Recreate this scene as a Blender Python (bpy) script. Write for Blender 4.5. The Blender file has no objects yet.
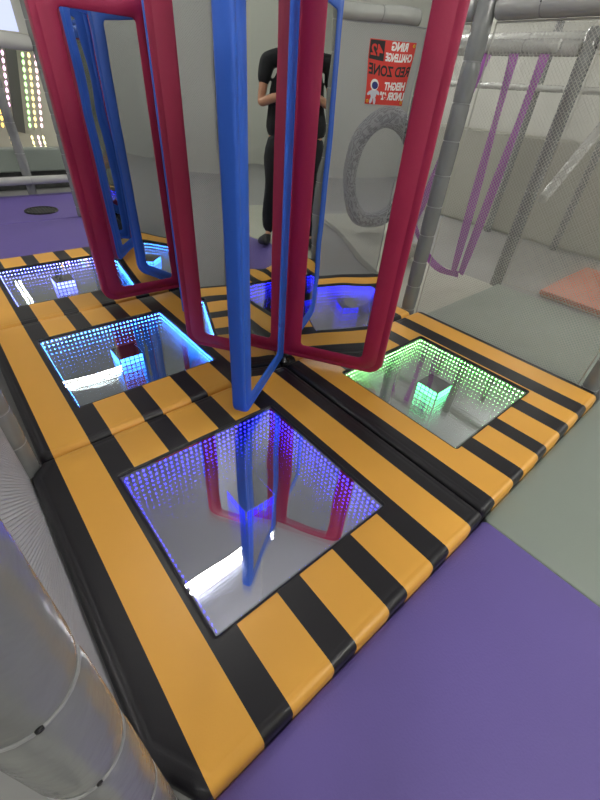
import bpy, bmesh, math, random
from mathutils import Vector, Matrix
random.seed(4)
PI = math.pi
SC = bpy.context.scene
COL = SC.collection


# ------------------------------------------------------------------ helpers
def lin(c):
    r = []
    for v in c:
        v = v / 255.0
        r.append(v / 12.92 if v <= 0.04045 else ((v + 0.055) / 1.055) ** 2.4)
    return (r[0], r[1], r[2], 1.0)


def material(name, rgb, rough=0.5, metal=0.0, bump=0.0, bscale=200.0, vary=0.0, vscale=6.0, coat=0.0, spec=0.5):
    m = bpy.data.materials.new(name)
    m.use_nodes = True
    nt = m.node_tree
    b = nt.nodes['Principled BSDF']
    b.inputs['Base Color'].default_value = lin(rgb)
    b.inputs['Roughness'].default_value = rough
    b.inputs['Metallic'].default_value = metal
    b.inputs['Specular IOR Level'].default_value = spec
    b.inputs['Coat Weight'].default_value = coat
    b.inputs['Coat Roughness'].default_value = 0.15
    tc = nt.nodes.new('ShaderNodeTexCoord')
    if bump:
        n = nt.nodes.new('ShaderNodeTexNoise')
        n.inputs['Scale'].default_value = bscale
        n.inputs['Detail'].default_value = 3
        nt.links.new(tc.outputs['Object'], n.inputs['Vector'])
        bp = nt.nodes.new('ShaderNodeBump')
        bp.inputs['Strength'].default_value = bump
        bp.inputs['Distance'].default_value = 0.01
        nt.links.new(n.outputs['Fac'], bp.inputs['Height'])
        nt.links.new(bp.outputs['Normal'], b.inputs['Normal'])
    if vary:
        n = nt.nodes.new('ShaderNodeTexNoise')
        n.inputs['Scale'].default_value = vscale
        n.inputs['Detail'].default_value = 4
        nt.links.new(tc.outputs['Object'], n.inputs['Vector'])
        h = nt.nodes.new('ShaderNodeHueSaturation')
        h.inputs['Color'].default_value = lin(rgb)
        mr = nt.nodes.new('ShaderNodeMapRange')
        mr.inputs['To Min'].default_value = 1 - vary
        mr.inputs['To Max'].default_value = 1 + vary
        nt.links.new(n.outputs['Fac'], mr.inputs['Value'])
        nt.links.new(mr.outputs['Result'], h.inputs['Value'])
        nt.links.new(h.outputs['Color'], b.inputs['Base Color'])
    return m


def emitter(name, rgb, power):
    m = bpy.data.materials.new(name)
    m.use_nodes = True
    nt = m.node_tree
    nt.nodes.clear()
    e = nt.nodes.new('ShaderNodeEmission')
    e.inputs['Color'].default_value = (*rgb, 1)
    e.inputs['Strength'].default_value = power
    o = nt.nodes.new('ShaderNodeOutputMaterial')
    nt.links.new(e.outputs[0], o.inputs['Surface'])
    return m


def mirror_mat(name, rgb, wave, wscale, rough=0.0):
    """silvered acrylic, very slightly wavy"""
    m = bpy.data.materials.new(name)
    m.use_nodes = True
    nt = m.node_tree
    nt.nodes.clear()
    g = nt.nodes.new('ShaderNodeBsdfGlossy')
    g.inputs['Color'].default_value = (*rgb, 1)
    g.inputs['Roughness'].default_value = rough
    o = nt.nodes.new('ShaderNodeOutputMaterial')
    nt.links.new(g.outputs[0], o.inputs['Surface'])
    if wave:
        tc = nt.nodes.new('ShaderNodeTexCoord')
        n = nt.nodes.new('ShaderNodeTexNoise')
        n.inputs['Scale'].default_value = wscale
        n.inputs['Detail'].default_value = 1
        nt.links.new(tc.outputs['Object'], n.inputs['Vector'])
        bp = nt.nodes.new('ShaderNodeBump')
        bp.inputs['Strength'].default_value = 1.0
        bp.inputs['Distance'].default_value = wave
        nt.links.new(n.outputs['Fac'], bp.inputs['Height'])
        nt.links.new(bp.outputs['Normal'], g.inputs['Normal'])
    return m


def pane_mat(name, tint, refl):
    """two-way mirror pane: part passes straight through, part reflects"""
    m = bpy.data.materials.new(name)
    m.use_nodes = True
    nt = m.node_tree
    nt.nodes.clear()
    t = nt.nodes.new('ShaderNodeBsdfTransparent')
    t.inputs['Color'].default_value = (*tint, 1)
    g = nt.nodes.new('ShaderNodeBsdfGlossy')
    g.inputs['Roughness'].default_value = 0.0
    g.inputs['Color'].default_value = (0.97, 0.98, 1.0, 1)
    tc = nt.nodes.new('ShaderNodeTexCoord')
    n = nt.nodes.new('ShaderNodeTexNoise')
    n.inputs['Scale'].default_value = 3.5
    n.inputs['Detail'].default_value = 1
    nt.links.new(tc.outputs['Object'], n.inputs['Vector'])
    bp = nt.nodes.new('ShaderNodeBump')
    bp.inputs['Strength'].default_value = 1.0
    bp.inputs['Distance'].default_value = 0.0018
    nt.links.new(n.outputs['Fac'], bp.inputs['Height'])
    nt.links.new(bp.outputs['Normal'], g.inputs['Normal'])
    mx = nt.nodes.new('ShaderNodeMixShader')
    mx.inputs['Fac'].default_value = refl
    o = nt.nodes.new('ShaderNodeOutputMaterial')
    nt.links.new(t.outputs[0], mx.inputs[1])
    nt.links.new(g.outputs[0], mx.inputs[2])
    nt.links.new(mx.outputs[0], o.inputs['Surface'])
    return m


def link(name, bm, mat, parent=None, loc=None, rz=0.0, smooth=False):
    me = bpy.data.meshes.new(name)
    bmesh.ops.recalc_face_normals(bm, faces=bm.faces[:])
    bm.to_mesh(me)
    bm.free()
    if smooth:
        for p in me.polygons:
            p.use_smooth = True
    for mm in (mat if isinstance(mat, (list, tuple)) else [mat]):
        me.materials.append(mm)
    o = bpy.data.objects.new(name, me)
    COL.objects.link(o)
    if parent:
        o.parent = parent
    if loc is not None:
        o.location = loc
    o.rotation_euler = (0, 0, rz)
    return o


def tag(o, label, cat, group=None, kind=None):
    o['label'] = label
    o['category'] = cat
    if group:
        o['group'] = group
    if kind:
        o['kind'] = kind
    return o


def empty(name, loc, label, cat, group=None, rz=0.0):
    o = bpy.data.objects.new(name, None)
    o.empty_display_size = 0.1
    COL.objects.link(o)
    o.location = loc
    o.rotation_euler = (0, 0, rz)
    return tag(o, label, cat, group, 'thing')


def structure(o):
    o['kind'] = 'structure'
    return o


def add_box(bm, lo, hi, rot=None):
    vs = [Vector((x, y, z)) for x in (lo[0], hi[0]) for y in (lo[1], hi[1]) for z in (lo[2], hi[2])]
    if rot is not None:
        vs = [rot @ v for v in vs]
    v = [bm.verts.new(p) for p in vs]
    for f in ((0, 1, 3, 2), (4, 6, 7, 5), (0, 4, 5, 1), (2, 3, 7, 6), (0, 2, 6, 4), (1, 5, 7, 3)):
        bm.faces.new([v[i] for i in f])
    return v


def rounded_box(lo, hi, r=0.01, seg=3):
    bm = bmesh.new()
    add_box(bm, lo, hi)
    bmesh.ops.bevel(bm, geom=bm.edges[:], offset=r, segments=seg, affect='EDGES', profile=0.5)
    return bm


def bridge(bm, rings, close=True):
    """rings: list of lists of points (same count); quads between; each ring cyclic"""
    vr = [[bm.verts.new(p) for p in r] for r in rings]
    n = len(vr[0])
    pairs = list(zip(vr[:-1], vr[1:]))
    if close == 'loop':
        pairs.append((vr[-1], vr[0]))
    for a, b in pairs:
        for i in range(n):
            j = (i + 1) % n
            bm.faces.new((a[i], a[j], b[j], b[i]))
    return vr


def frame_of(d):
    d = Vector(d).normalized()
    up = Vector((0, 0, 1)) if abs(d.z) < 0.95 else Vector((1, 0, 0))
    a = d.cross(up).normalized()
    b = d.cross(a).normalized()
    return a, b


def add_tube(bm, pts, rad, seg=12, caps=True):
    pts = [Vector(p) for p in pts]
    rings = []
    for i, p in enumerate(pts):
        d = pts[min(i + 1, len(pts) - 1)] - pts[max(i - 1, 0)]
        if i == 0:
            a, b = frame_of(d)
        else:
            d.normalize()
            a = (a - d * a.dot(d)).normalized()
            b = d.cross(a).normalized()
        r = rad[i] if isinstance(rad, (list, tuple)) else rad
        rings.append([p + (a * math.cos(t) + b * math.sin(t)) * r for t in [2 * PI * k / seg for k in range(seg)]])
    vr = bridge(bm, rings)
    if caps:
        bm.faces.new(vr[0])
        bm.faces.new(vr[-1])


def add_torus(bm, c, R, r, axis=(0, 0, 1), n=32, m=10, sx=1.0, sy=1.0):
    axis = Vector(axis).normalized()
    a, b = frame_of(axis)
    c = Vector(c)
    rings = []
    for i in range(n):
        t = 2 * PI * i / n
        d = a * math.cos(t) * sx + b * math.sin(t) * sy
        dn = d.normalized()
        rings.append([c + d * R + (dn * math.cos(u) + axis * math.sin(u)) * r for u in [2 * PI * k / m for k in range(m)]])
    bridge(bm, rings, 'loop')


def rrect(x0, y0, x1, y1, r, n=5):
    """rounded rectangle points; r = radius or four radii for (x0y0, x1y0, x1y1, x0y1);
    a tuple (a, b) as radius cuts that corner straight"""
    rs = r if isinstance(r, list) else [r] * 4
    cs = [(x0, y0, 1, 1), (x1, y0, -1, 1), (x1, y1, -1, -1), (x0, y1, 1, -1)]
    a0 = [PI, 1.5 * PI, 0, 0.5 * PI]
    out = []
    for k in range(4):
        x, y, sx, sy = cs[k]
        q = rs[k]
        if isinstance(q, tuple):
            p0, p1 = (x, y + sy * q[1]), (x + sx * q[0], y)
            if k in (1, 3):
                p0, p1 = p1, p0
            for i in range(n + 1):
                t = i / n
                out.append((p0[0] + (p1[0] - p0[0]) * t, p0[1] + (p1[1] - p0[1]) * t))
        else:
            cx, cy = x + sx * q, y + sy * q
            for i in range(n + 1):
                t = a0[k] + 0.5 * PI * i / n
                out.append((cx + q * math.cos(t), cy + q * math.sin(t)))
    return out


# ------------------------------------------------------------------ camera (solved from the mat grid)
R = ((0.7629763423, -0.6428754369, 0.0676629423),
     (-0.3635055454, -0.5132431466, -0.7774607327),
     (0.5345379496, 0.5685882914, -0.6252811650))
CAM = Vector((0.0566002, -0.1668411, 1.1780848))
cd = bpy.data.cameras.new('camera')
cd.sensor_fit = 'VERTICAL'
cd.sensor_height = 36.0
cd.lens = 386.304 / 800 * 36.0
cd.clip_start = 0.01
cam = bpy.data.objects.new('camera', cd)
COL.objects.link(cam)
right, down, fwd = Vector(R[0]), Vector(R[1]), Vector(R[2])
mw = Matrix((right, -down, -fwd)).transposed().to_4x4()
mw.translation = CAM
cam.matrix_world = mw
SC.camera = cam

# ------------------------------------------------------------------ materials
M = {}
M['purple'] = material('purple_vinyl', (97, 82, 150), 0.55, bump=0.12, bscale=160, vary=0.05, vscale=3)
M['sage'] = material('grey_green_vinyl', (132, 141, 132), 0.55, bump=0.12, bscale=160, vary=0.05, vscale=3)
M['coral'] = material('coral_vinyl', (186, 108, 84), 0.5, bump=0.1, vary=0.04)
M['black'] = material('black_vinyl', (20, 19, 23), 0.42, bump=0.08, bscale=120)
M['magenta'] = material('magenta_vinyl', (162, 28, 72), 0.5, bump=0.06, bscale=90, vary=0.06, vscale=4)
M['blue'] = material('blue_vinyl', (38, 96, 205), 0.5, bump=0.06, bscale=90, vary=0.05, vscale=4)
M['post'] = material('grey_vinyl_sleeve', (126, 128, 127), 0.24, bump=0.35, bscale=22, vary=0.06, vscale=9)
M['rail'] = material('glare_lightened_sleeve', (176, 177, 172), 0.22, bump=0.3, bscale=22, vary=0.05, vscale=9)  # same sleeve vinyl as the posts, glare on the rails put into the colour
M['tie'] = material('highlight_grey_tie', (140, 141, 140), 0.3)  # tie colour lightened to stand in for the specular line round each ring
M['knot'] = material('black_tie_head', (20, 20, 22), 0.4)
M['net'] = material('grey_net_cord', (168, 168, 158), 0.7)
M['netdark'] = material('dark_net_cord', (160, 160, 164), 0.7)
M['steel'] = material('galvanised_steel', (170, 172, 170), 0.22, metal=0.9)
M['strap'] = material('purple_webbing', (160, 92, 168), 0.6, bump=0.2, bscale=300)
M['lightgrey'] = material('pale_grey_panel', (165, 165, 152), 0.6, vary=0.04)
M['concrete'] = material('hall_floor_grey', (128, 128, 126), 0.5, vary=0.08, vscale=2)
M['wall'] = material('hall_wall_paint', (168, 168, 160), 0.8, vary=0.03, vscale=1)
M['ceiling'] = material('hall_ceiling_paint', (156, 156, 160), 0.8, vary=0.03, vscale=0.6)
M['darkgrey'] = material('dark_grey_board', (70, 72, 70), 0.6)
M['dark'] = material('black_plastic', (16, 16, 20), 0.25)
M['topdark'] = material('dark_glass', (30, 28, 34), 0.12, coat=0.5)
M['mirror'] = mirror_mat('door_mirror', (0.78, 0.8, 0.79), 0.004, 2.6)
M['base_mirror'] = mirror_mat('pit_mirror', (0.93, 0.94, 0.95), 0.0004, 5.0)
M['tube'] = emitter('tube_light', (1.0, 0.98, 0.93), 255.0)
M['faint_tube'] = emitter('faint_tube_light', (1.0, 0.98, 0.93), 22.0)
M['dim_tube'] = emitter('dimmed_tube_light', (1.0, 0.98, 0.93), 90.0)


def striped(name, bands, x_left):
    """orange vinyl with black bands across object x"""
    m = material(name, (226, 160, 58), 0.40, bump=0.03, bscale=220)
    nt = m.node_tree
    b = nt.nodes['Principled BSDF']
    tc = nt.nodes.new('ShaderNodeTexCoord')
    sp = nt.nodes.new('ShaderNodeSeparateXYZ')
    mr = nt.nodes.new('ShaderNodeMapRange')
    mr.inputs['From Min'].default_value = -0.1
    mr.inputs['From Max'].default_value = 1.3
    cr = nt.nodes.new('ShaderNodeValToRGB')
    cr.color_ramp.interpolation = 'CONSTANT'
    nt.links.new(tc.outputs['Object'], sp.inputs[0])
    nt.links.new(sp.outputs['X'], mr.inputs['Value'])
    nt.links.new(mr.outputs['Result'], cr.inputs['Fac'])
    org, blk = lin((228, 168, 70)), lin((24, 23, 28))
    el = cr.color_ramp.elements
    el[0].position = 0.0
    el[0].color = blk
    while len(el) > 1:
        el.remove(el[-1])
    for a, c in bands:
        e = el.new((a + 0.1) / 1.4)
        e.color = org
        e = el.new((c + 0.1) / 1.4)
        e.color = blk
    n = nt.nodes.new('ShaderNodeTexNoise')
    n.inputs['Scale'].default_value = 5
    n.inputs['Detail'].default_value = 4
    nt.links.new(tc.outputs['Object'], n.inputs['Vector'])
    h = nt.nodes.new('ShaderNodeHueSaturation')
    m2 = nt.nodes.new('ShaderNodeMapRange')
    m2.inputs['To Min'].default_value = 0.94
    m2.inputs['To Max'].default_value = 1.06
    nt.links.new(n.outputs['Fac'], m2.inputs['Value'])
    nt.links.new(m2.outputs['Result'], h.inputs['Value'])
    nt.links.new(cr.outputs['Color'], h.inputs['Color'])
    nt.links.new(h.outputs['Color'], b.inputs['Base Color'])
    return m


BANDS_L = [(.046, .18), (.27, .41), (.5, .641), (.727, .864), (.96, 1.1)]
BANDS_R = [(.083, .238), (.332, .471), (.56, .705), (.808, .939), (1.046, 1.195)]
M['stripe_l'] = striped('orange_black_stripes', BANDS_L, 0)
M['stripe_r'] = striped('orange_black_stripes_shifted', BANDS_R, 0)

# ------------------------------------------------------------------ the hall
FZ = -0.06          # top of the plain floor mats
bm = bmesh.new(); add_box(bm, (-5, -5, -0.2), (10, 12, -0.115))
structure(link('floor', bm, M['concrete']))
bm = bmesh.new(); add_box(bm, (-5, -5, 4.6), (10, 12, 4.7))
structure(link('ceiling', bm, M['ceiling']))
for nm, lo, hi in (('wall_left', (-5.1, -5, -0.2), (-5, 12, 4.6)), ('wall_right', (10, -5, -0.2), (10.1, 12, 4.6)),
                   ('wall_front', (-5.1, -5.1, -0.2), (10.1, -5, 4.6)), ('wall_back', (-5.1, 12, -0.2), (10.1, 12.1, 4.6))):
    bm = bmesh.new(); add_box(bm, lo, hi)
    structure(link(nm, bm, M['wall']))
for k, (wx, wz) in enumerate([(1.9, 2.0)]):
    bm = bmesh.new(); add_box(bm, (wx - 0.75, 11.97, wz - 0.45), (wx + 0.75, 12.0, wz + 0.45))
    structure(link('window_%d' % (k + 1), bm, emitter('window_daylight', (0.62, 0.68, 1.0), 1.1)))


# ------------------------------------------------------------------ ceiling lights
def ceiling_light(x, y, label, tube='tube'):
    e = empty('ceiling_light', (x, y, 4.6), label, 'ceiling light', 'twin tube ceiling lights')
    bm = bmesh.new()
    rings = [[(px, py, z) for px, py in rrect(-0.65 + i, -0.03 + i, 0.65 - i, 0.03 - i, 0.006)] for z, i in ((-1.55, 0), (-1.58, 0), (-1.59, 0.006))]
    vr = bridge(bm, rings)
    bm.faces.new(vr[0]); bm.faces.new(vr[-1])
    for px in (-0.5, 0.5):
        add_tube(bm, [(px, 0, 0), (px, 0, -1.56)], 0.006, 8)
    link('housing', bm, M['lightgrey'], e)
    for s in (-1, 1):
        bm = bmesh.new()
        add_tube(bm, [(-0.6, s * 0.046, -1.59), (0.6, s * 0.046, -1.59)], 0.012, 10)
        add_box(bm, (-0.52, min(s * 0.028, s * 0.036), -1.578), (-0.5, max(s * 0.028, s * 0.036), -1.57))
        link('tube', bm, M[tube], e, smooth=True)
    return e


WHERE = {(-2.6, -2.4): 'over the sunken hoop by the front wall', (1.1, -2.4): 'above the purple mat behind the photographer',
         (4.8, -2.4): 'at the front right of the hall', (8.2, -2.4): 'in the front right corner of the hall',
         (-2.6, 1.8): 'outside the left safety net', (1.1, 1.9): 'straight above the revolving doors',
         (4.6, 4.1): 'behind the purple webbing straps', (8.2, 1.8): 'beside the right hall wall',
         (-2.6, 6.3): 'beside the far left hall wall', (1.1, 6.3): 'above the back rail',
         (4.8, 6.3): 'behind the straps at the back', (8.2, 6.3): 'at the back right of the hall',
         (0.9, 10.7): 'in front of the pale back window', (6.0, 10.4): 'in the far back corner of the hall'}
for (x, y), w in WHERE.items():
    e = ceiling_light(x, y, 'white twin tube ceiling light ' + w, ('dim_tube' if y < 5 else 'faint_tube') if 0.5 < x < 1.5 and y > 0 else 'tube')
    if y > 10.6:
        e.rotation_euler = (0, 0, PI / 2)


# ------------------------------------------------------------------ plain floor mats
def foam_mat(x0, y0, x1, y1, mat, label, top=FZ, th=0.055, hole=None, group=None):
    bm = bmesh.new()
    w, h = x1 - x0, y1 - y0
    e = 0.012
    rings = []
    for z, i in ((-th, 0.004), (-th + 0.006, 0), (-0.007, 0), (-0.003, 0.002), (-0.001, 0.005), (0, e), (0, e + 0.02)):
        rings.append([(px, py, z) for px, py in rrect(i, i, w - i, h - i, 0.02)])
    if hole:
        hx, hy, hr = hole[0] - x0, hole[1] - y0, hole[2]
        n = len(rings[0])
        # start angle follows the corner order of rrect
        pts = rings[-1]
        ang = [math.atan2(p[1] - hy, p[0] - hx) for p in pts]
        for z, rr in ((0, hr + 0.03), (0, hr + 0.012), (-0.004, hr + 0.003), (-0.02, hr), (-th, hr)):
            rings.append([(hx + rr * math.cos(a), hy + rr * math.sin(a), z) for a in ang])
    vr = bridge(bm, rings)
    if not hole:
        bm.faces.new(vr[-1])
        bm.faces.new(vr[0])
    o = link('foam_mat', bm, mat, loc=(x0, y0, top))
    return tag(o, label, 'floor mat', group)


foam_mat(-0.045, -1.9, 1.226, -0.0125, M['purple'], 'purple vinyl floor mat in front of the nearest striped mat')
foam_mat(-2.2, -1.9, -0.05, 0.0, M['lightgrey'], 'pale grey floor mat under the photographer, left of the near post')
foam_mat(1.2265, -1.9, 3.7, -0.0085, M['sage'], 'grey green floor mat beside the purple one, in front of the green window')
foam_mat(2.46, 0.105, 3.66, 1.2, M['sage'], 'grey green floor mat behind the net, reaching to the purple straps')
foam_mat(2.52, 1.21, 3.7, 2.42, M['lightgrey'], 'pale grey floor mat lying under the purple straps', top=-0.1, th=0.014)
foam_mat(3.88, -0.35, 5.0, 0.92, M['coral'], 'coral red floor mat beyond the net at the right edge', top=-0.06, th=0.054)
foam_mat(-0.3, 3.62, 1.6, 4.78, M['purple'], 'plain purple floor mat behind the farthest striped mat')
hm = foam_mat(-0.3, 4.8, 1.9, 6.0, M['purple'], 'purple floor mat with a round black hole', hole=(0.92, 5.17, 0.15))
bm = bmesh.new()
add_torus(bm, (0.92, 5.17, FZ + 0.002), 0.155, 0.012, n=40, m=8)
rm = link('rubber_rim', bm, M['dark'], smooth=True)
rm.parent = hm
rm.location = (0.3, -4.8, 0.06)
rm.name = 'rubber_rim'


bm = bmesh.new()
rr = [[(0.153 * k * math.cos(t), 0.153 * k * math.sin(t), z) for t in [2 * PI * q / 32 for q in range(32)]] for k, z in ((1.0, 0.0), (0.98, -0.004), (0.02, -0.006))]
vr = bridge(bm, rr)
bm.faces.new(vr[-1])
for k in range(-4, 5):
    for ax_ in (0, 1):
        h_ = math.sqrt(max(0.0, 0.15 ** 2 - (k * 0.032) ** 2))
        if ax_:
            add_box(bm, (k * 0.032 - 0.004, -h_, -0.004), (k * 0.032 + 0.004, h_, 0.003))
        else:
            add_box(bm, (-h_, k * 0.032 - 0.004, -0.004), (h_, k * 0.032 + 0.004, 0.003))
hc = link('hole_cover', bm, M['darkgrey'], hm, (0.92 + 0.3, 5.17 - 4.8, 0.004))

# ------------------------------------------------------------------ striped padded mats and their infinity mirrors
def padded_mat(x0, y0, x1, y1, ox, win, mat, label, corners=0.03):
    """object origin at (ox, y0, 0) so the stripes follow object x"""
    bm = bmesh.new()
    rings = []
    cor = corners if isinstance(corners, list) else [corners] * 4
    for z, i in ((-0.112, 0.0), (-0.03, 0.0), (-0.018, 0.0015), (-0.009, 0.006), (-0.003, 0.013), (-0.0006, 0.021),
                 (0.0, 0.027), (-0.0013, 0.031), (0.0, 0.035), (0.0004, 0.05)):
        rings.append([(px - ox, py - y0, z) for px, py in rrect(x0 + i, y0 + i, x1 - i, y1 - i, [c if isinstance(c, tuple) else max(0.012, c - 0.3 * i) for c in cor])])
    wx0, wy0, wx1, wy1 = win
    for z, g in ((0.0004, 0.02), (0.0, 0.012), (-0.001, 0.007), (-0.004, 0.003), (-0.012, 0.0), (-0.05, 0.0)):
        rings.append([(px - ox, py - y0, z) for px, py in rrect(wx0 - g, wy0 - g, wx1 + g, wy1 + g, 0.008 + g)])
    bridge(bm, rings)
    o = link('padded_mat', bm, mat, loc=(ox, y0, 0), smooth=True)
    tag(o, label, 'padded mat', 'orange and black striped padded mats')
    # thin black binding round the window opening
    bm = bmesh.new()
    rg = []
    for z, g in ((-0.014, 0.0), (-0.006, -0.001), (-0.0025, 0.001), (0.0006, 0.006), (0.0002, 0.0085), (-0.003, 0.0085)):
        rg.append([(px - ox, py - y0, z) for px, py in rrect(wx0 - g, wy0 - g, wx1 + g, wy1 + g, 0.008 + max(g, 0))])
    bridge(bm, rg, 'loop')
    link('window_binding', bm, M['black'], o, smooth=True)
    return o


PIT = 0.026      # distance pane -> base mirror


def infinity_mirror(x0, y0, x1, y1, rgb, power, refl, tint, label, n=31, cube_rgb=None, cube_power=None, top='topdark'):
    cx, cy = (x0 + x1) / 2, (y0 + y1) / 2
    e = empty('infinity_mirror', (cx, cy, -0.008 - PIT), label, 'infinity mirror', 'light up mirror windows in the mats')
    w, h = (x1 - x0) / 2 - 0.002, (y1 - y0) / 2 - 0.002
    # tray
    bm = bmesh.new()
    rings = [[(px, py, z) for px, py in rrect(-w + i, -h + i, w - i, h - i, 0.006)] for z, i in ((-0.006, 0), (PIT - 0.001, 0), (PIT - 0.001, 0.003), (0.0, 0.003))]
    vr = bridge(bm, rings)
    bm.faces.new(vr[0])
    link('tray', bm, M['dark'], e)
    bm = bmesh.new()
    add_box(bm, (-w + 0.003, -h + 0.003, -0.003), (w - 0.003, h - 0.003, 0.0))
    link('base_mirror', bm, M['base_mirror'], e)
    bm = bmesh.new()
    p = [bm.verts.new(q) for q in ((-w, -h, PIT), (w, -h, PIT), (w, h, PIT), (-w, h, PIT))]
    bm.faces.new(p)
    link('glass_pane', bm, pane_mat('two_way_glass', tint, refl), e)
    led = emitter('led_light', rgb, power)
    a, b = w - 0.006, h - 0.006
    for nx, ny in ((1, 0), (-1, 0), (0, 1), (0, -1)):
        L = b if nx else a
        D = a if nx else b
        bm = bmesh.new()
        if nx:
            add_box(bm, (min(nx * D, nx * (D + 0.002)), -L, 0.004), (max(nx * D, nx * (D + 0.002)), L, PIT - 0.004))
        else:
            add_box(bm, (-L, min(ny * D, ny * (D + 0.002)), 0.004), (L, max(ny * D, ny * (D + 0.002)), PIT - 0.004))
        st = link('light_strip', bm, M['dark'], e)
        bm = bmesh.new()
        for k in range(n):
            s = -L + (k + 0.5) * 2 * L / n
            c = Vector((nx * (D - 0.0005), s, PIT / 2)) if nx else Vector((s, ny * (D - 0.0005), PIT / 2))
            inward = Vector((-nx, -ny, 0))
            u = Vector((-ny, nx, 0))
            rings = []
            for d, r in ((0, 0.0044), (0.001, 0.0042), (0.0018, 0.003)):
                rings.append([c + inward * d + (u * math.cos(t) + Vector((0, 0, 1)) * math.sin(t)) * r for t in [2 * PI * q / 8 for q in range(8)]])
            vr = bridge(bm, rings)
            bm.faces.new(vr[-1])
        link('light_dots', bm, led, st)
    # lit box in the middle
    s = 0.066
    bm = rounded_box((-s, -s, 0.0), (s, s, PIT - 0.001), 0.002, 2)
    cb = link('centre_box', bm, M[top], e)
    cled = emitter('box_led_light', cube_rgb or rgb, cube_power or power * 0.3)
    bm = bmesh.new()
    for nx, ny in ((1, 0), (-1, 0), (0, 1), (0, -1)):
        for k in range(5):
            q = -s + 0.004 + (k + 0.5) * (2 * s - 0.008) / 5
            g = 0.0098
            for z0, z1 in ((0.003, PIT - 0.004),):
                if nx:
                    add_box(bm, (min(nx * s, nx * (s + 0.001)), q - g, z0), (max(nx * s, nx * (s + 0.001)), q + g, z1))
                else:
                    add_box(bm, (q - g, min(ny * s, ny * (s + 0.001)), z0), (q + g, max(ny * s, ny * (s + 0.001)), z1))
    link('lit_squares', bm, cled, cb)
    return e


def win(i, j):
    return (0.2105 + 1.2 * i, 0.249 + 1.2 * j, 0.92 + 1.2 * i, 0.951 + 1.2 * j)


padded_mat(-0.045, -0.012, 1.196, 1.197, 0.0, win(0, 0), M['stripe_l'], 'striped mat nearest the camera, beside the purple floor mat',
           corners=[(0.075, 0.13), 0.02, 0.02, (0.05, 0.055)])
padded_mat(0.0, 1.203, 1.196, 2.397, 0.0, win(0, 1), M['stripe_l'], 'striped mat with the cyan blue window between two others')
padded_mat(0.0, 2.403, 1.196, 3.6, 0.0, win(0, 2), M['stripe_l'], 'striped mat farthest back, touching the plain purple mat')
padded_mat(1.203, -0.008, 2.445, 1.197, 1.2, win(1, 0), M['stripe_r'], 'striped mat with the green window beside the net',
           corners=[0.02, 0.03, 0.03, 0.02])
padded_mat(1.203, 1.203, 2.36, 2.397, 1.2, win(1, 1), M['stripe_r'], 'striped mat behind the magenta door wing, by the grey post')

infinity_mirror(*win(0, 0), (0.012, 0.012, 1.0), 38, 0.52, (0.85, 0.85, 0.95), 'largest mirror window, glowing deep blue and reflecting the doors', cube_power=2.5, top='base_mirror')
infinity_mirror(*win(0, 1), (0.04, 0.22, 1.0), 48, 0.42, (0.9, 0.95, 0.95), 'mirror window glowing cyan blue, left of the front blue wing')
infinity_mirror(*win(0, 2), (0.14, 0.17, 1.0), 36, 0.42, (0.9, 0.95, 0.95), 'farthest mirror window, glowing bluish white')
infinity_mirror(*win(1, 0), (0.30, 1.0, 0.26), 26, 0.42, (0.9, 0.95, 0.9), 'mirror window glowing pale green beside the net', cube_rgb=(0.12, 1.0, 0.36))
infinity_mirror(*win(1, 1), (0.012, 0.012, 1.0), 30, 0.42, (0.9, 0.9, 0.95), 'mirror window glowing blue behind the central revolving door')


# ------------------------------------------------------------------ revolving doors
def wing_frame(L, z0, z1, t=0.07, w=0.112, s0=0.012, ws=0.062, wo=0.112):
    """padded frame in the local x-z plane, x from s0 to L; ws = width of the post at the pole"""
    bm = bmesh.new()
    h = t / 2
    b = 0.010
    prof = [(0.0, -h + b), (0.002, -h + 0.004), (b * 0.5, -h + 0.0012), (b, -h), (0.030, -h), (0.032, -h + 0.0015), (0.034, -h), (w - 0.006, -h), (w - 0.002, -h + 0.002), (w, -h + 0.006),
            (w, h - 0.006), (w - 0.002, h - 0.002), (w - 0.006, h), (0.034, h), (0.032, h - 0.0015), (0.030, h), (b, h), (b * 0.5, h - 0.0012), (0.002, h - 0.004), (0.0, h - b)]
    rings = []
    for d, y in prof:
        k = d / w
        ro = 0.07 + (0.022 - 0.07) * k
        ri = 0.012 + (0.02 - 0.012) * k
        pts = rrect(s0 + d * ws / w, z0 + d * 0.72, L - d * wo / w, z1 - d, [ri, ro, ro, ri], 6)
        rings.append([(px, y, pz) for px, pz in pts])
    bridge(bm, rings, 'loop')
    return bm


def add_wing(parent, ang, L, front, back, side, label, off=0.0, ws=0.062, z1=1.50, s0=0.012, t=0.07, wo=0.112, z0=0.04):
    """side = +1 if the 'front' cover faces local +y; off = sideways offset from the pole"""
    a = math.radians(ang)
    n = Vector((-math.sin(a), math.cos(a), 0))
    bm = wing_frame(L, z0, z1, t, s0=s0, ws=ws, wo=wo)
    bm.normal_update()
    f = link('wing', bm, [front, back], parent, rz=a, smooth=True)
    f.location = n * off
    for p in f.data.polygons:
        if p.center.y * side < -t * 0.4:
            p.material_index = 1
    f['label'] = label
    x0, x1 = s0 + ws - 0.008, L - wo + 0.008
    for q in (-1, 1):
        bm = bmesh.new()
        y = q * (t / 2 - 0.0035)
        add_box(bm, (x0, min(y, y - q * 0.003), z0 + 0.073), (x1, max(y, y - q * 0.003), z1 - 0.104))
        link('mirror_sheet', bm, M['mirror'], f)
    return f


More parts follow.
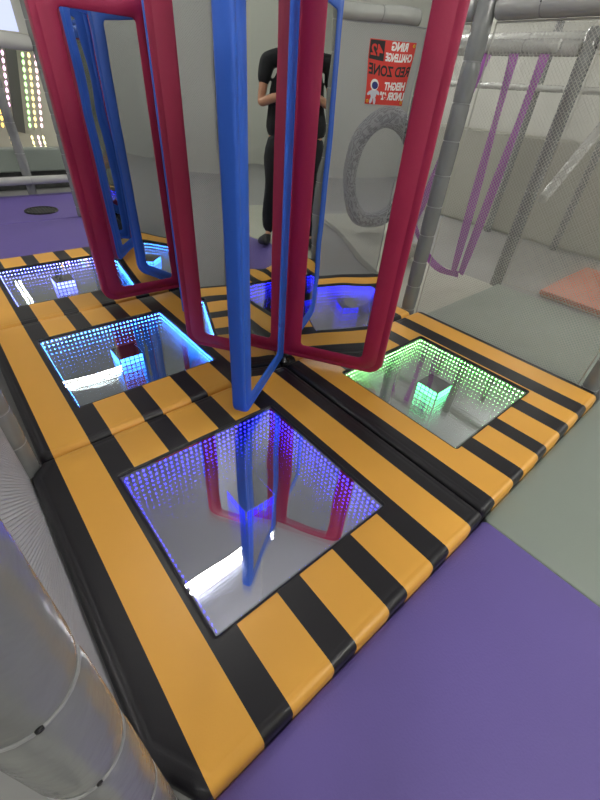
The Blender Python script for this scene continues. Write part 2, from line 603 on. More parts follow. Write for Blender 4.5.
def revolving_door(x, y, label, wings):
    e = empty('revolving_door', (x, y, 0), label, 'revolving door', 'padded mirror revolving doors')
    bm = bmesh.new()
    add_tube(bm, [(0, 0, 0.0), (0, 0, 1.62)], 0.012, 16)
    link('centre_pole', bm, M['steel'], e, (0.025, 0.045, 0.003), smooth=True)
    bm = bmesh.new()
    add_tube(bm, [(0, 0, 0.0), (0, 0, 0.008), (0, 0, 0.012), (0, 0, 0.03)], [0.032, 0.032, 0.02, 0.02], 20)
    link('floor_bearing', bm, M['dark'], e, (0.01, 0.02, 0.003), smooth=True)
    for a in wings:
        add_wing(e, *a)
    return e


MG, BL = M['magenta'], M['blue']
revolving_door(1.2, 1.2, 'central revolving door with a blue wing towards the camera', [
    (124.5, 0.55, MG, BL, 1, 'magenta wing to the left', 0.02, 0.062, 1.56),
    (-57.5, 0.517, MG, BL, -1, 'magenta wing to the right', 0.064, 0.122, 1.56, -0.045),
    (213.2, 0.54, BL, BL, 1, 'blue wing pointing at the camera', -0.034, 0.10, 1.56, -0.005, 0.055, 0.09),
    (34.0, 0.53, BL, BL, 1, 'blue wing at the back', 0.0, 0.062, 1.56, 0.102)])
revolving_door(1.2, 2.4, 'revolving door farther back, above the farthest window', [
    (176.5, 0.54, MG, BL, 1, 'magenta wing to the left', 0.05, 0.08),
    (246.0, 0.53, BL, BL, 1, 'blue wing seen edge on', 0.02, 0.06),
    (-4.0, 0.53, MG, BL, -1, 'magenta wing at the back', 0.0, 0.06),
    (68.0, 0.53, BL, BL, 1, 'blue wing at the back', 0.0, 0.06)])


# ------------------------------------------------------------------ padded posts and rails
def sleeve_profile(L, ties, r):
    ts = [0.0]
    zs = []
    zs.append((0.0, r * 0.9))
    zs.append((0.012, r))
    for t in ties:
        for dz, k in ((-0.03, 1.0), (-0.012, 0.975), (-0.004, 0.94), (0.004, 0.94), (0.012, 0.975), (0.03, 1.0)):
            if 0.015 < t + dz < L - 0.015:
                zs.append((t + dz, r * k))
    zs.append((L - 0.012, r))
    zs.append((L, r * 0.9))
    return sorted(zs)


def padded_pole(name, p0, p1, r, label, cat, group, ties=None, step=0.2, seg=20, knot_dir=None):
    p0, p1 = Vector(p0), Vector(p1)
    d = (p1 - p0)
    L = d.length
    d.normalize()
    e = empty(name, p0, label, cat, group)
    if ties is None:
        ties = [step * 0.6 + step * k for k in range(int((L - step * 0.3) / step))]
    prof = sleeve_profile(L, ties, r)
    bm = bmesh.new()
    add_tube(bm, [d * s for s, q in prof], [q for s, q in prof], seg)
    link('foam_sleeve', bm, M['rail' if name == 'padded_rail' else 'post'], e, smooth=True)
    a, b = frame_of(d)
    kd = Vector(knot_dir).normalized() if knot_dir else a
    for k, t in enumerate(ties):
        bm = bmesh.new()
        add_torus(bm, d * t, r * 0.945, 0.0022, d, 24, 6)
        tie = link('cable_tie', bm, M['tie'], e, smooth=True)
        kk = (kd - d * kd.dot(d)).normalized()
        q = d * t + kk * (r * 0.955)
        bm = bmesh.new()
        add_torus(bm, q, 0.002, 0.0018, kk, 10, 6)
        link('tie_head', bm, M['knot'], tie, smooth=True)
    return e


GP = 'grey padded posts'
lean = Vector((0.026, 0.028, 0.999))
b0 = Vector((-0.022, 0.05, 1.178)) - lean * (1.178 - FZ) / lean.z
padded_pole('padded_post', b0, b0 + lean * 1.75, 0.0445, 'thick grey padded post close to the camera, at the front striped mat', 'padded post', GP,
            ties=[0.15, 0.42, 0.66, 0.85, 1.06, 1.26, 1.44, 1.62], seg=40, knot_dir=(0.1, -0.95, 0))
padded_pole('padded_post', (-0.048, 1.2, -0.115), (-0.048, 1.2, 1.54), 0.046, 'grey padded post at the left, where two striped mats meet', 'padded post', GP, step=0.15)
padded_pole('padded_post', (2.425, 1.285, -0.115), (2.425, 1.285, 1.62), 0.048, 'grey padded post just right of the magenta door wing', 'padded post', GP, step=0.17, knot_dir=(1, -0.3, 0))
padded_pole('padded_post', (2.488, 0.056, -0.115), (2.488, 0.056, 1.49), 0.041, 'grey padded post at the front corner of the green window mat', 'padded post', GP, step=0.17)
padded_pole('padded_post', (3.72, 1.25, -0.115), (3.72, 1.25, 1.62), 0.048, 'grey padded post seen through the net, behind the purple straps', 'padded post', GP, step=0.17)
padded_pole('padded_post', (-0.068, 2.42, -0.115), (-0.068, 2.42, 1.6), 0.046, 'grey padded post beside the left net, level with the farther door', 'padded post', GP, step=0.17)
padded_pole('padded_post', (1.66, 4.79, -0.115), (1.3, 4.79, 1.75), 0.055, 'grey padded post standing left of the farther door', 'padded post', GP, step=0.2) if False else None
padded_pole('padded_post', (1.24, 4.79, -0.059), (1.24, 4.79, 1.8), 0.055, 'grey padded post standing left of the farther door', 'padded post', GP, step=0.16)
padded_pole('padded_post', (1.03, 6.06, -0.115), (1.03, 6.06, 1.9), 0.05, 'grey padded post at the back rail beside the black hole', 'padded post', GP, step=0.3)
GR = 'grey padded rails'
padded_pole('padded_rail', (-0.3, 4.79, 1.33), (1.18, 4.79, 1.33), 0.055, 'grey padded rail across the lights at the upper left', 'padded rail', GR, step=0.3)
padded_pole('padded_rail', (-0.4, 5.955, 0.10), (2.2, 5.955, 0.10), 0.045, 'grey padded rail low behind the purple mat with hole', 'padded rail', GR, step=0.4)
padded_pole('padded_rail', (2.45, 1.23, 1.55), (2.45, -0.9, 1.55), 0.05, 'shiny padded rail above the right net', 'padded rail', GR, step=0.36)
padded_pole('padded_rail', (2.45, 1.34, 1.55), (2.45, 3.6, 1.55), 0.05, 'shiny padded rail running back from the post near the door', 'padded rail', GR, step=0.36)
padded_pole('padded_rail', (3.72, 1.19, 1.55), (3.72, -0.4, 1.55), 0.045, 'padded rail in the second row, above the coral mat', 'padded rail', GR, step=0.36)
padded_pole('padded_rail', (3.72, 1.30, 1.52), (3.72, 3.4, 1.52), 0.045, 'padded rail above the purple straps', 'padded rail', GR, step=0.36)
padded_pole('padded_rail', (3.80, 1.18, 0.62), (4.95, 1.25, 1.35), 0.04, 'slanting padded rail beyond the net', 'padded rail', GR, step=0.36)
padded_pole('padded_rail', (-0.06, 1.16, 1.57), (-0.06, 0.16, 1.57), 0.04, 'padded rail above the left safety net', 'padded rail', GR, step=0.3)


# ------------------------------------------------------------------ safety nets (diagonal cords)
def safety_net(a, b, z0, z1, pitch, th, mat, label, name='safety_net'):
    """a, b: plan points; net in the vertical plane between them"""
    a, b = Vector((*a, 0)), Vector((*b, 0))
    d = b - a
    L = d.length
    d.normalize()
    H = z1 - z0
    nrm = Vector((-d.y, d.x, 0))
    bm = bmesh.new()
    h = th / 2

    def cord(u0, v0, u1, v1, off):
        p, q = Vector((u0, v0)), Vector((u1, v1))
        if (q - p).length < 1e-4:
            return
        t = (q - p).normalized()
        s = Vector((-t.y, t.x)) * h
        vs = []
        for pt in (p, q):
            for k in ((1, 0), (0, 1), (-1, 0), (0, -1)):
                uv = pt + s * k[0]
                vs.append(bm.verts.new(d * uv.x + Vector((0, 0, uv.y)) + nrm * (off + h * k[1])))
        for i in range(4):
            j = (i + 1) % 4
            bm.faces.new((vs[i], vs[j], vs[4 + j], vs[4 + i]))

    step = pitch * math.sqrt(2)
    k = -int(H / step) - 1
    while k * step < L:
        c = k * step
        # up-right: u = c + v ; up-left : u = c + H - v
        v0, v1 = max(0, -c), min(H, L - c)
        if v1 > v0:
            cord(c + v0, v0, c + v1, v1, h * 0.5)
            cord(c + H - v0, v0, c + H - v1, v1, -h * 0.5) if False else None
            cord(L - (c + v0), v0, L - (c + v1), v1, -h * 0.5)
        k += 1
    o = link(name, bm, mat, loc=a + Vector((0, 0, z0)))
    tag(o, label, 'safety net', None)
    # border rope
    bm = bmesh.new()
    for p, q in (((0, 0), (L, 0)), ((0, H), (L, H)), ((0, 0), (0, H)), ((L, 0), (L, H))):
        add_tube(bm, [d * p[0] + Vector((0, 0, p[1])), d * q[0] + Vector((0, 0, q[1]))], 0.004, 6)
    link('border_rope', bm, mat, o)
    return o


safety_net((-0.053, 0.10), (-0.053, 1.15), -0.112, 1.53, 0.0085, 0.0025, M['netdark'], 'grey safety net at the left, between the near post and the next')
safety_net((-0.053, 1.25), (-0.053, 2.37), -0.112, 1.53, 0.0085, 0.0025, M['netdark'], 'grey safety net at the left beside the cyan window mat')
safety_net((2.452, 0.11), (2.452, 1.225), -0.056, 1.495, 0.013, 0.0021, M['net'], 'pale safety net at the right beside the green window mat')
safety_net((2.452, 1.345), (2.452, 3.5), -0.056, 1.495, 0.013, 0.0021, M['net'], 'pale safety net behind the central door, in front of the straps')
safety_net((3.735, 0.0), (3.735, 1.19), -0.056, 1.49, 0.016, 0.0021, M['net'], 'pale safety net in the second row, before the coral mat')


# ------------------------------------------------------------------ purple webbing straps
def strap(pts, w, label, face=(1, 0, 0)):
    bm = bmesh.new()
    pts = [Vector(p) for p in pts]
    f = Vector(face)
    rings = []
    for i, p in enumerate(pts):
        d = (pts[min(i + 1, len(pts) - 1)] - pts[max(i - 1, 0)]).normalized()
        tw = math.radians(28) * math.sin(i * 0.9)
        s = d.cross(f).normalized()
        n = d.cross(s).normalized()
        s2 = s * math.cos(tw) + n * math.sin(tw)
        n2 = d.cross(s2).normalized()
        rings.append([p + s2 * w / 2 + n2 * .0012, p + s2 * w / 2 - n2 * .0012, p - s2 * w / 2 - n2 * .0012, p - s2 * w / 2 + n2 * .0012])
    vr = bridge(bm, rings)
    bm.faces.new(vr[0]); bm.faces.new(vr[-1])
    return tag(link('webbing_strap', bm, M['strap'], smooth=False), label, 'strap', 'purple webbing straps behind the net')


def bez(p0, p1, sag, n=10):
    p0, p1 = Vector(p0), Vector(p1)
    return [p0.lerp(p1, k / n) + Vector((0, 0, -sag * math.sin(PI * k / n))) for k in range(n + 1)]


# beam they hang from runs along x = 3.3
padded_pole('padded_rail', (3.30, 1.26, 1.49), (3.30, 2.7, 1.49), 0.035, 'thin padded rail the purple straps hang from', 'padded rail', GR, step=0.36)
strap(bez((3.30, 1.33, 1.455), (3.30, 1.40, 0.03), 0, 8), 0.065, 'purple webbing strap nearest the grey post behind the net')
strap(bez((3.30, 1.53, 1.455), (3.30, 1.47, 0.0), 0, 8), 0.065, 'purple webbing strap in the middle of the hanging three')
strap(bez((3.30, 1.72, 1.455), (3.30, 1.98, 0.3), 0, 8), 0.065, 'purple webbing strap nearest the magenta door wing')
strap(bez((3.30, 1.98, 0.3), (3.30, 1.42, 0.02), 0.12, 10), 0.06, 'purple webbing strap hanging in a slack loop near the floor')

# ------------------------------------------------------------------ far side things beyond the right net
bm = bmesh.new()
add_box(bm, (5.6, -1.2, -0.115), (5.7, 4.5, 0.95))
bmesh.ops.bevel(bm, geom=bm.edges[:], offset=0.03, segments=3, affect='EDGES')
tag(link('padded_wall_panel', bm, M['lightgrey']), 'long pale padded panel standing beyond the coral mat', 'padded panel', kind='thing')
for k, (y, w) in enumerate(((0.55, 'opposite the coral mat'), (1.45, 'behind the second row post'), (2.3, 'behind the purple straps'))):
    padded_pole('padded_post', (5.5, y, -0.115), (5.5, y, 2.4), 0.04, 'far grey padded post ' + w, 'padded post', GP, step=0.3, seg=12)
padded_pole('padded_rail', (5.42, -0.8, 1.36), (5.42, 4.3, 1.36), 0.03, 'thin padded rail under the long far rail', 'padded rail', GR, step=0.5, seg=12)
padded_pole('padded_rail', (5.40, -0.8, 1.75), (5.40, 4.3, 1.75), 0.05, 'long padded rail across the far posts', 'padded rail', GR, step=0.5, seg=12)
bm = bmesh.new()
cross = []
for k in range(9):
    add_tube(bm, [(2.62 + 0.115 * k, 2.05 - 0.02 * (k % 2), 0.0), (2.62 + 0.115 * k, 2.45, 0.0)], 0.066, 14)
tag(link('quilted_pad', bm, M['lightgrey'], smooth=True), 'grey quilted pad on the floor behind the purple straps', 'pad')

# ------------------------------------------------------------------ upper-left background: light strings and boards
bm = bmesh.new()
add_box(bm, (0.2, 6.6, -0.115), (2.2, 6.66, 0.10))
for k in range(28):
    add_box(bm, (0.22 + k * 0.07, 6.585, -0.11), (0.262 + k * 0.07, 6.6, 0.10))
tag(link('ribbed_board', bm, M['darkgrey']), 'dark ribbed board below the back rail', 'board')
bm = rounded_box((0.1, 6.5, 0.10), (2.3, 6.66, 0.36), 0.02, 3)
tag(link('long_box', bm, M['sage']), 'long grey green box behind the low back rail', 'box')
bm = bmesh.new()
add_box(bm, (0.0, 7.4, -0.115), (2.6, 7.5, 1.5))
add_box(bm, (0.0, 7.25, 1.42), (2.6, 7.4, 1.5))
add_box(bm, (0.0, 7.05, -0.115), (2.6, 7.4, 0.22))
tag(link('light_cabinet', bm, M['lightgrey']), 'pale cabinet behind the strings of coloured lights', 'cabinet')
bm = bmesh.new()
add_box(bm, (-0.06, 0, 0), (0.06, 0.02, 0.95))
dp = link('dark_door_panel', bm, M['darkgrey'], loc=(1.315, 7.3, 0.45))
dp.rotation_euler = (0, math.radians(12), 0)
tag(dp, 'dark grey panel between the light strings', 'panel', kind='thing')
COLS = [(1.11, 'yellow', (1.0, 0.62, 0.12)), (1.21, 'pink', (1.0, 0.55, 0.85)), (1.43, 'green', (0.45, 1.0, 0.3)), (1.50, 'amber', (1.0, 0.75, 0.25)), (1.575, 'rosy', (1.0, 0.6, 0.7)), (1.02, 'violet', (0.8, 0.55, 1.0))]
WCOL = {'yellow': 'yellow light string at the left edge of the photo', 'pink': 'pink light string left of the dark panel', 'green': 'green light string right of the dark panel',
        'amber': 'amber light string between the green and rosy strings', 'rosy': 'rosy light string nearest the magenta door', 'violet': 'violet light string left of the yellow one'}
for x, nm, rgb in COLS:
    e = empty('light_string', (x, 7.2, 0.5), WCOL[nm], 'light string', 'hanging strings of coloured lights')
    e.rotation_euler = (0, math.radians(12), 0)
    bm = bmesh.new()
    add_tube(bm, [(0, 0.012, 0.0), (0, 0.012, 0.92)], 0.008, 8)
    link('cord', bm, M['lightgrey'], e)
    bm = bmesh.new()
    for k in range(12):
        z = 0.04 + k * 0.076
        rings = [[(0.016 * f * math.cos(t), -0.004 - 0.012 * f * math.sin(t), z + dz) for t in [2 * PI * q / 8 for q in range(8)]] for dz, f in ((-0.026, 0.3), (-0.016, 0.8), (0, 1.0), (0.016, 0.8), (0.026, 0.3))]
        vr = bridge(bm, rings)
        bm.faces.new(vr[0]); bm.faces.new(vr[-1])
    link('bulbs', bm, emitter('bulb_' + nm, rgb, 3.0), e)
    bm = bmesh.new()
    add_box(bm, (-0.02, -0.01, -0.02), (0.02, 0.02, 0.0))
    link('end_cap', bm, M['lightgrey'], e)
for k, x in enumerate((1.16, 1.24, 1.42, 1.5, 1.56)):
    e = empty('light_string', (x, 7.2, 0.25), 'short light string in the lower row, ' + ('leftmost', 'second from left', 'middle one', 'second from right', 'rightmost')[k], 'light string', 'short light strings in the lower row')
    bm = bmesh.new()
    for q in range(3):
        z = 0.03 + q * 0.06
        rings = [[(0.016 * f * math.cos(t), -0.012 * f * math.sin(t), z + dz) for t in [2 * PI * w / 8 for w in range(8)]] for dz, f in ((-0.024, 0.3), (-0.014, 0.8), (0.014, 0.8), (0.024, 0.3))]
        vr = bridge(bm, rings)
        bm.faces.new(vr[0]); bm.faces.new(vr[-1])
    link('bulbs', bm, emitter('bulb_low', ((1, .8, .45), (1, .6, .8), (1, .85, .4), (1, .7, .8), (1, .9, .5))[k], 2.5), e)
    bm = bmesh.new(); add_tube(bm, [(0, 0.016, -0.01), (0, 0.016, 0.2)], 0.006, 8)
    link('cord', bm, M['lightgrey'], e)

# ------------------------------------------------------------------ things seen only in the mirrors: sign, hoop
M['red'] = material('sign_red', (214, 52, 40), 0.45)
M['white'] = material('print_white', (240, 240, 236), 0.5)
M['ink'] = material('print_black', (22, 18, 20), 0.5)
M['gold'] = material('brass_eyelet', (226, 178, 50), 0.35, metal=0.6)
M['visor'] = material('print_visor_blue', (40, 48, 120), 0.4)
M['suit'] = material('print_suit_grey', (206, 206, 216), 0.5)


def text(parent, body, size, mat, x, y, align='LEFT', sx=1.0):
    cu = bpy.data.curves.new('lettering', 'FONT')
    cu.body = body
    cu.size = size
    cu.align_x = align
    cu.extrude = 0.0006
    cu.offset = 0.0022
    o = bpy.data.objects.new('lettering', cu)
    COL.objects.link(o)
    dg = bpy.context.evaluated_depsgraph_get()
    me = bpy.data.meshes.new_from_object(o.evaluated_get(dg))
    bpy.data.objects.remove(o)
    me.name = 'lettering'
    me.materials.clear()
    me.materials.append(mat)
    t = bpy.data.objects.new('lettering', me)
    COL.objects.link(t)
    t.parent = parent
    t.location = (x, y, 0.0022)
    t.scale = (sx, 1, 1)
    return t


SW, SH = 0.275, 0.31
sign = empty('warning_sign', (-0.046, 0.405, 1.147), 'red warning sign with astronaut hung on the net, reflected in the mirror', 'sign')
# local x along -y world (viewer looks towards -x), local y up, local z towards +x
sign.rotation_euler = Matrix(((0, 0, 1), (-1, 0, 0), (0, 1, 0))).transposed().inverted().to_euler()
sm = Matrix(((0.0, 0.0, 1.0), (-1.0, 0.0, 0.0), (0.0, 1.0, 0.0)))
sign.rotation_euler = sm.to_euler()
# seen from +x the sign's left is at larger... local x must run towards +y for a reader standing at +x
sm = Matrix(((0.0, 0.0, 1.0), (1.0, 0.0, 0.0), (0.0, 1.0, 0.0)))
sign.rotation_euler = sm.to_euler()
sign.location = (-0.046, 0.152, 1.147)
bm = rounded_box((0, 0, 0), (SW, SH, 0.002), 0.0008, 1)
link('board', bm, M['red'], sign)
bm = bmesh.new(); add_box(bm, (SW * 0.67, SH * 0.68, 0.002), (SW * 0.985, SH * 0.985, 0.0026))
link('number_square', bm, M['ink'], sign)
t = text(sign, '42', 0.075, M['red'], SW * 0.83, SH * 0.75, 'CENTER', 0.95); t.location.z = 0.003
text(sign, 'RING', 0.052, M['white'], SW * 0.36, SH * 0.865, 'CENTER', 0.8)
text(sign, 'CHALLENGE', 0.052, M['white'], SW * 0.335, SH * 0.70, 'CENTER', 0.56)
text(sign, 'RED ZONE', 0.07, M['ink'], SW * 0.49, SH * 0.46, 'CENTER', 0.78)
text(sign, 'HEIGHT', 0.052, M['white'], SW * 0.30, SH * 0.245, 'CENTER', 0.8)
text(sign, 'UNDER 62"', 0.05, M['white'], SW * 0.325, SH * 0.09, 'CENTER', 0.72)
for x, y in ((0.05, 0.05), (0.95, 0.05), (0.05, 0.95)):
    bm = bmesh.new(); add_torus(bm, (SW * x, SH * y, 0.003), 0.006, 0.003, n=14, m=6)
    link('eyelet', bm, M['gold'], sign, smooth=True)


def disc(bm, cx, cy, rx, ry, z=0.0022, h=0.0008, ang=0.0):
    ca, sa = math.cos(ang), math.sin(ang)
    rr = [[(cx + ca * rx * math.cos(t) - sa * ry * math.sin(t), cy + sa * rx * math.cos(t) + ca * ry * math.sin(t), zz) for t in [2 * PI * k / 18 for k in range(18)]] for zz in (z, z + h)]
    vr = bridge(bm, rr)
    bm.faces.new(vr[-1])


ax, ay = SW * 0.82, SH * 0.12
bm = bmesh.new()
disc(bm, ax, ay + 0.018, 0.021, 0.026)
disc(bm, ax - 0.027, ay + 0.022, 0.017, 0.008, 0.0021, ang=0.6)
disc(bm, ax + 0.027, ay + 0.018, 0.017, 0.008, 0.0021, ang=-0.6)
disc(bm, ax - 0.012, ay - 0.018, 0.009, 0.02, 0.0021, ang=-0.15)
disc(bm, ax + 0.012, ay - 0.016, 0.009, 0.019, 0.0021, ang=0.25)
link('astronaut_suit', bm, M['suit'], sign)
bm = bmesh.new(); disc(bm, ax, ay + 0.058, 0.026, 0.027, 0.0028)
link('astronaut_helmet', bm, M['white'], sign)
bm = bmesh.new(); disc(bm, ax - 0.002, ay + 0.055, 0.02, 0.018, 0.0037)
link('astronaut_visor', bm, M['visor'], sign)

# net-covered crawl hoop beyond the left net
zeb = bpy.data.materials.new('hoop_net_weave')
zeb.use_nodes = True
nt = zeb.node_tree
b = nt.nodes['Principled BSDF']
b.inputs['Roughness'].default_value = 0.7
tc = nt.nodes.new('ShaderNodeTexCoord')
wv = nt.nodes.new('ShaderNodeTexWave')
wv.inputs['Scale'].default_value = 16
wv.inputs['Distortion'].default_value = 14
wv.inputs['Detail'].default_value = 2
wv.inputs['Detail Scale'].default_value = 0.8
cr = nt.nodes.new('ShaderNodeValToRGB')
cr.color_ramp.elements[0].color = lin((92, 92, 96))
cr.color_ramp.elements[1].color = lin((150, 150, 152))
cr.color_ramp.elements[0].position = 0.4
cr.color_ramp.elements[1].position = 0.6
nt.links.new(tc.outputs['Object'], wv.inputs['Vector'])
nt.links.new(wv.outputs['Fac'], cr.inputs['Fac'])
nt.links.new(cr.outputs['Color'], b.inputs['Base Color'])
bm = bmesh.new()
add_torus(bm, (0, 0, 0), 0.40, 0.085, (1, 0, 0), 48, 16, 0.86, 1.2)
o = link('crawl_hoop', bm, zeb, loc=(-1.2, -0.33, 0.575), smooth=True)
tag(o, 'tall grey net covered hoop seen only in the mirror', 'hoop')


# ------------------------------------------------------------------ the photographer (seen in strips of the mirrors)
def skin(verts, edges, radii, root=0, sub=1):
    """grow a tapered limb mesh over a skeleton; returns mesh data"""
    me = bpy.data.meshes.new('skeleton')
    me.from_pydata([Vector(v) for v in verts], edges, [])
    o = bpy.data.objects.new('skeleton', me)
    COL.objects.link(o)
    md = o.modifiers.new('Skin', 'SKIN')
    md.use_smooth_shade = True
    if not me.skin_vertices:
        bm = bmesh.new(); bm.from_mesh(me); bm.verts.layers.skin.verify(); bm.to_mesh(me); bm.free()
    for i, r in enumerate(radii):
        rr = r if isinstance(r, tuple) else (r, r)
        me.skin_vertices[0].data[i].radius = rr
        me.skin_vertices[0].data[i].use_root = (i == root)
    sb = o.modifiers.new('Sub', 'SUBSURF')
    sb.levels = sub
    sb.render_levels = sub
    dg = bpy.context.evaluated_depsgraph_get()
    res = bpy.data.meshes.new_from_object(o.evaluated_get(dg))
    bpy.data.objects.remove(o)
    return res


def merged(meshes, voxel):
    bm = bmesh.new()
    for m in meshes:
        bm.from_mesh(m)
    me = bpy.data.meshes.new('merged')
    bm.to_mesh(me); bm.free()
    o = bpy.data.objects.new('merged', me)
    COL.objects.link(o)
    rm_ = o.modifiers.new('Remesh', 'REMESH')
    rm_.mode = 'VOXEL'
    rm_.voxel_size = voxel
    s = o.modifiers.new('Smooth', 'SMOOTH')
    s.factor = 0.5
    s.iterations = 3
    dg = bpy.context.evaluated_depsgraph_get()
    res = bpy.data.meshes.new_from_object(o.evaluated_get(dg))
    bpy.data.objects.remove(o)
    for p in res.polygons:
        p.use_smooth = True
    return res


def ball(c, rx, ry, rz_, deform=None):
    bm = bmesh.new()
    bmesh.ops.create_uvsphere(bm, u_segments=24, v_segments=18, radius=1.0)
    for v in bm.verts:
        p = Vector((v.co.x * rx, v.co.y * ry, v.co.z * rz_))
        if deform:
            p = deform(p)
        v.co = Vector(c) + p
    me = bpy.data.meshes.new('ball')
    bm.to_mesh(me); bm.free()
    return me


def mesh_obj(name, me, mat, parent):
    me.name = name
    me.materials.clear()
    me.materials.append(mat)
    o = bpy.data.objects.new(name, me)
    COL.objects.link(o)
    o.parent = parent
    return o


M['skin'] = material('skin', (196, 142, 112), 0.5, vary=0.05, vscale=20)
M['cloth'] = material('black_cotton', (22, 22, 26), 0.8, bump=0.2, bscale=60)
M['denim'] = material('black_trousers', (18, 19, 26), 0.8, bump=0.2, bscale=60)
M['hair'] = material('dark_hair', (30, 24, 20), 0.5, bump=0.3, bscale=200)
M['shoe'] = material('black_shoe', (20, 20, 22), 0.5)
M['eye'] = material('eye_white', (235, 232, 226), 0.2)

FH = Vector((0.5345379, 0.5685883, 0)).normalized()
PD = 0.40
SHIFT = 0.03
pos = Vector((CAM.x, CAM.y, FZ)) - FH * PD + Vector((FH.y, -FH.x, 0)) * SHIFT
CH = CAM.z - FZ       # camera height over the floor
shx, elz = 0.185, 1.13
parts = []
# torso, neck, legs
V = [(0, 0, .94), (0, -.005, 1.08), (0, 0, 1.25), (0, -.01, 1.39), (0, -.005, 1.47), (0, .012, 1.56),
     (.09, 0, .90), (.14, .015, .50), (.19, -.01, .10), (.20, .11, .035),
     (-.09, 0, .90), (-.14, .015, .50), (-.19, -.01, .10), (-.20, .11, .035),
     (shx, -.005, 1.405), (.235, .03, 1.14), (.075 - SHIFT, .245, CH - .035),
     (-shx, -.005, 1.405), (-.235, .03, 1.14), (-.075 - SHIFT, .245, CH - .035)]
E_ = [(0, 1), (1, 2), (2, 3), (3, 4), (4, 5), (0, 6), (6, 7), (7, 8), (8, 9), (0, 10), (10, 11), (11, 12), (12, 13), (3, 14), (14, 15), (15, 16), (3, 17), (17, 18), (18, 19)]
RD = [(.15, .11), (.13, .10), (.155, .11), (.10, .08), .055, .055,
      .085, .055, .04, .035, .085, .055, .04, .035, .055, .04, .028, .055, .04, .028]
parts.append(skin(V, E_, RD, 0, 2))


def headshape(p):
    # narrower jaw, flatter back
    k = max(0, -p.z / 0.12)
    p = Vector((p.x * (1 - .28 * k), p.y * (1 - .1 * k) + .012 * k, p.z))
    return p


HC = (0, .03, 1.625)
parts.append(ball(HC, .075, .095, .12, headshape))
parts.append(ball((0, .128, 1.612), .013, .02, .022))          # nose
parts.append(ball((0, .122, 1.567), .024, .01, .007))          # lips
parts.append(ball((0, .112, 1.53), .022, .02, .016))           # chin
for s in (-1, 1):
    parts.append(ball((s * .077, .02, 1.615), .009, .02, .032))  # ears
    # hand: palm beside the phone, four fingers behind it, thumb on the front
    w = Vector((s * .075 - SHIFT, .245, CH - .035))
    palm = Vector((s * .058 - SHIFT, .305, CH - .03))
    hv, he, hr = [w, palm, Vector((s * .05 - SHIFT, .335, CH - .02))], [(0, 1), (1, 2)], [(.026, .018), (.034, .018), (.03, .014)]
    parts.append(skin(hv, he, hr, 0, 1))
    for k, (dz, ln) in enumerate(((.035, .9), (.013, 1.0), (-.009, .94), (-.03, .76))):
        base = Vector((s * .052 - SHIFT, .318, CH - .02 + dz * .8))
        f = [base, base + Vector((s * -.002, .034 * ln, dz * .3)), base + Vector((s * -.016, .058 * ln, dz * .35)), base + Vector((s * -.038, .060 * ln, dz * .35))]
        parts.append(skin(f, [(0, 1), (1, 2), (2, 3)], [.0095, .0088, .0078, .0065], 0, 1))
    tb = Vector((s * .06 - SHIFT, .285, CH - .012))
    parts.append(skin([tb, tb + Vector((s * -.004, .02, .03)), tb + Vector((s * -.024, .037, .045))], [(0, 1), (1, 2)], [.013, .0105, .008], 0, 1))
body = merged(parts, 0.0055)
person = bpy.data.objects.new('person', body)
body.name = 'person'
body.materials.clear(); body.materials.append(M['skin'])
COL.objects.link(person)
person.location = pos
person.rotation_euler = (0, 0, math.atan2(FH.y, FH.x) - PI / 2)
tag(person, 'person in a black shirt and black trousers holding up a phone, seen in the mirrors', 'person', kind='thing')
shirt = merged([skin([(0, 0, .85), V[1], V[2], V[3], (0, -.008, 1.445), V[14], (.222, .018, 1.24), V[17], (-.222, .018, 1.24)],
                     [(0, 1), (1, 2), (2, 3), (3, 4), (3, 5), (5, 6), (3, 7), (7, 8)],
                     [(.225, .165), (.18, .14), (.17, .125), (.115, .092), .07, .07, .062, .07, .062], 0, 2)], 0.008)
mesh_obj('shirt', shirt, M['cloth'], person)
tr = merged([skin([(0, 0, 1.02), (0, 0, .90)] + [V[6], V[7], (.19, -.008, .07), V[10], V[11], (-.19, -.008, .07)],
                  [(0, 1), (1, 2), (2, 3), (3, 4), (1, 5), (5, 6), (6, 7)], [(.20, .15), (.20, .15), .125, .08, .064, .125, .08, .064], 0, 2)], 0.008)
mesh_obj('trousers', tr, M['denim'], person)
for s in (-1, 1):
    sh = merged([ball((s * .197, .055, .045), .052, .14, .046, lambda p: Vector((p.x, p.y, max(p.z, -.044))))], 0.006)
    mesh_obj('shoe', sh, M['shoe'], person)
    ey = ball((s * .031, .112, 1.632), .012, .012, .009)
    mesh_obj('eye', ey, M['eye'], person)


def hairshape(p):
    return p


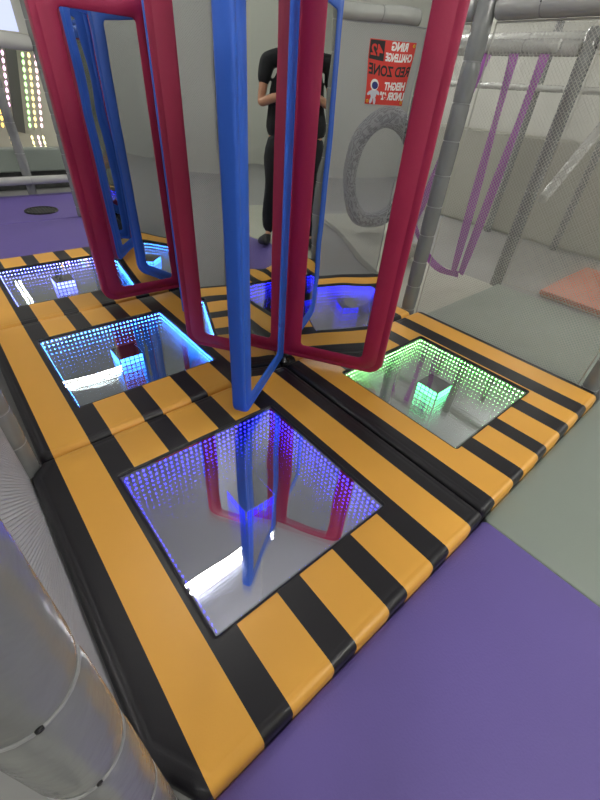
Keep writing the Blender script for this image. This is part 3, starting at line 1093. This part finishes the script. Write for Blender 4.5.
hb = bmesh.new()
bmesh.ops.create_uvsphere(hb, u_segments=28, v_segments=20, radius=1.0)
for v in hb.verts:
    p = Vector((v.co.x * .084, v.co.y * .104, v.co.z * .128))
    v.co = Vector(HC) + Vector((0, -.004, .006)) + p
bmesh.ops.delete(hb, geom=[v for v in hb.verts if (v.co.z < 1.565) or (v.co.y > .055 and v.co.z < 1.675) or (v.co.y > .02 and v.co.z < 1.62)], context='VERTS')
hm_ = bpy.data.meshes.new('hair')
hb.to_mesh(hm_); hb.free()
for p in hm_.polygons:
    p.use_smooth = True
h_ = mesh_obj('hair', hm_, M['hair'], person)
so = h_.modifiers.new('Solid', 'SOLIDIFY')
so.thickness = 0.012

# phone held just behind the viewpoint, tilted like the view
ph = bpy.data.objects.new('smartphone', None)
COL.objects.link(ph)
tag(ph, 'dark smartphone held in both hands by the person in black', 'phone', kind='thing')
pm = Matrix((right, -down, -fwd)).transposed().to_4x4()
pm.translation = CAM - fwd * 0.012 - down * -0.0 + right * 0.0
ph.matrix_world = pm
bm = bmesh.new()
pr = [[(px, py, z) for px, py in rrect(-.037 + i, -.12 + i, .037 - i, .035 - i, .010)] for z, i in ((0.0, .003), (.001, .001), (.003, 0), (.006, 0), (.008, .001), (.009, .003))]
vr = bridge(bm, pr)
bm.faces.new(vr[0]); bm.faces.new(vr[-1])
link('phone_body', bm, M['dark'], ph, smooth=False)
bm = bmesh.new()
add_box(bm, (-.034, -.117, .009), (.034, .032, .0094))
link('screen', bm, M['topdark'], ph)

# ------------------------------------------------------------------ world and render look
w = bpy.data.worlds.new('hall_air')
w.use_nodes = True
w.node_tree.nodes['Background'].inputs[0].default_value = (0.8, 0.82, 0.85, 1)
w.node_tree.nodes['Background'].inputs[1].default_value = 0.3
SC.world = w
vs_ = SC.view_settings
vs_.view_transform = 'Standard'
vs_.look = 'None'
vs_.gamma = 1.0
vs_.use_curve_mapping = False
vs_.exposure = 0.16
cy = SC.cycles
cy.max_bounces = 24
cy.glossy_bounces = 18
cy.transparent_max_bounces = 32
cy.transmission_bounces = 8
cy.diffuse_bounces = 4
cy.use_denoising = True
cy.sample_clamp_indirect = 12.0
cy.caustics_reflective = False
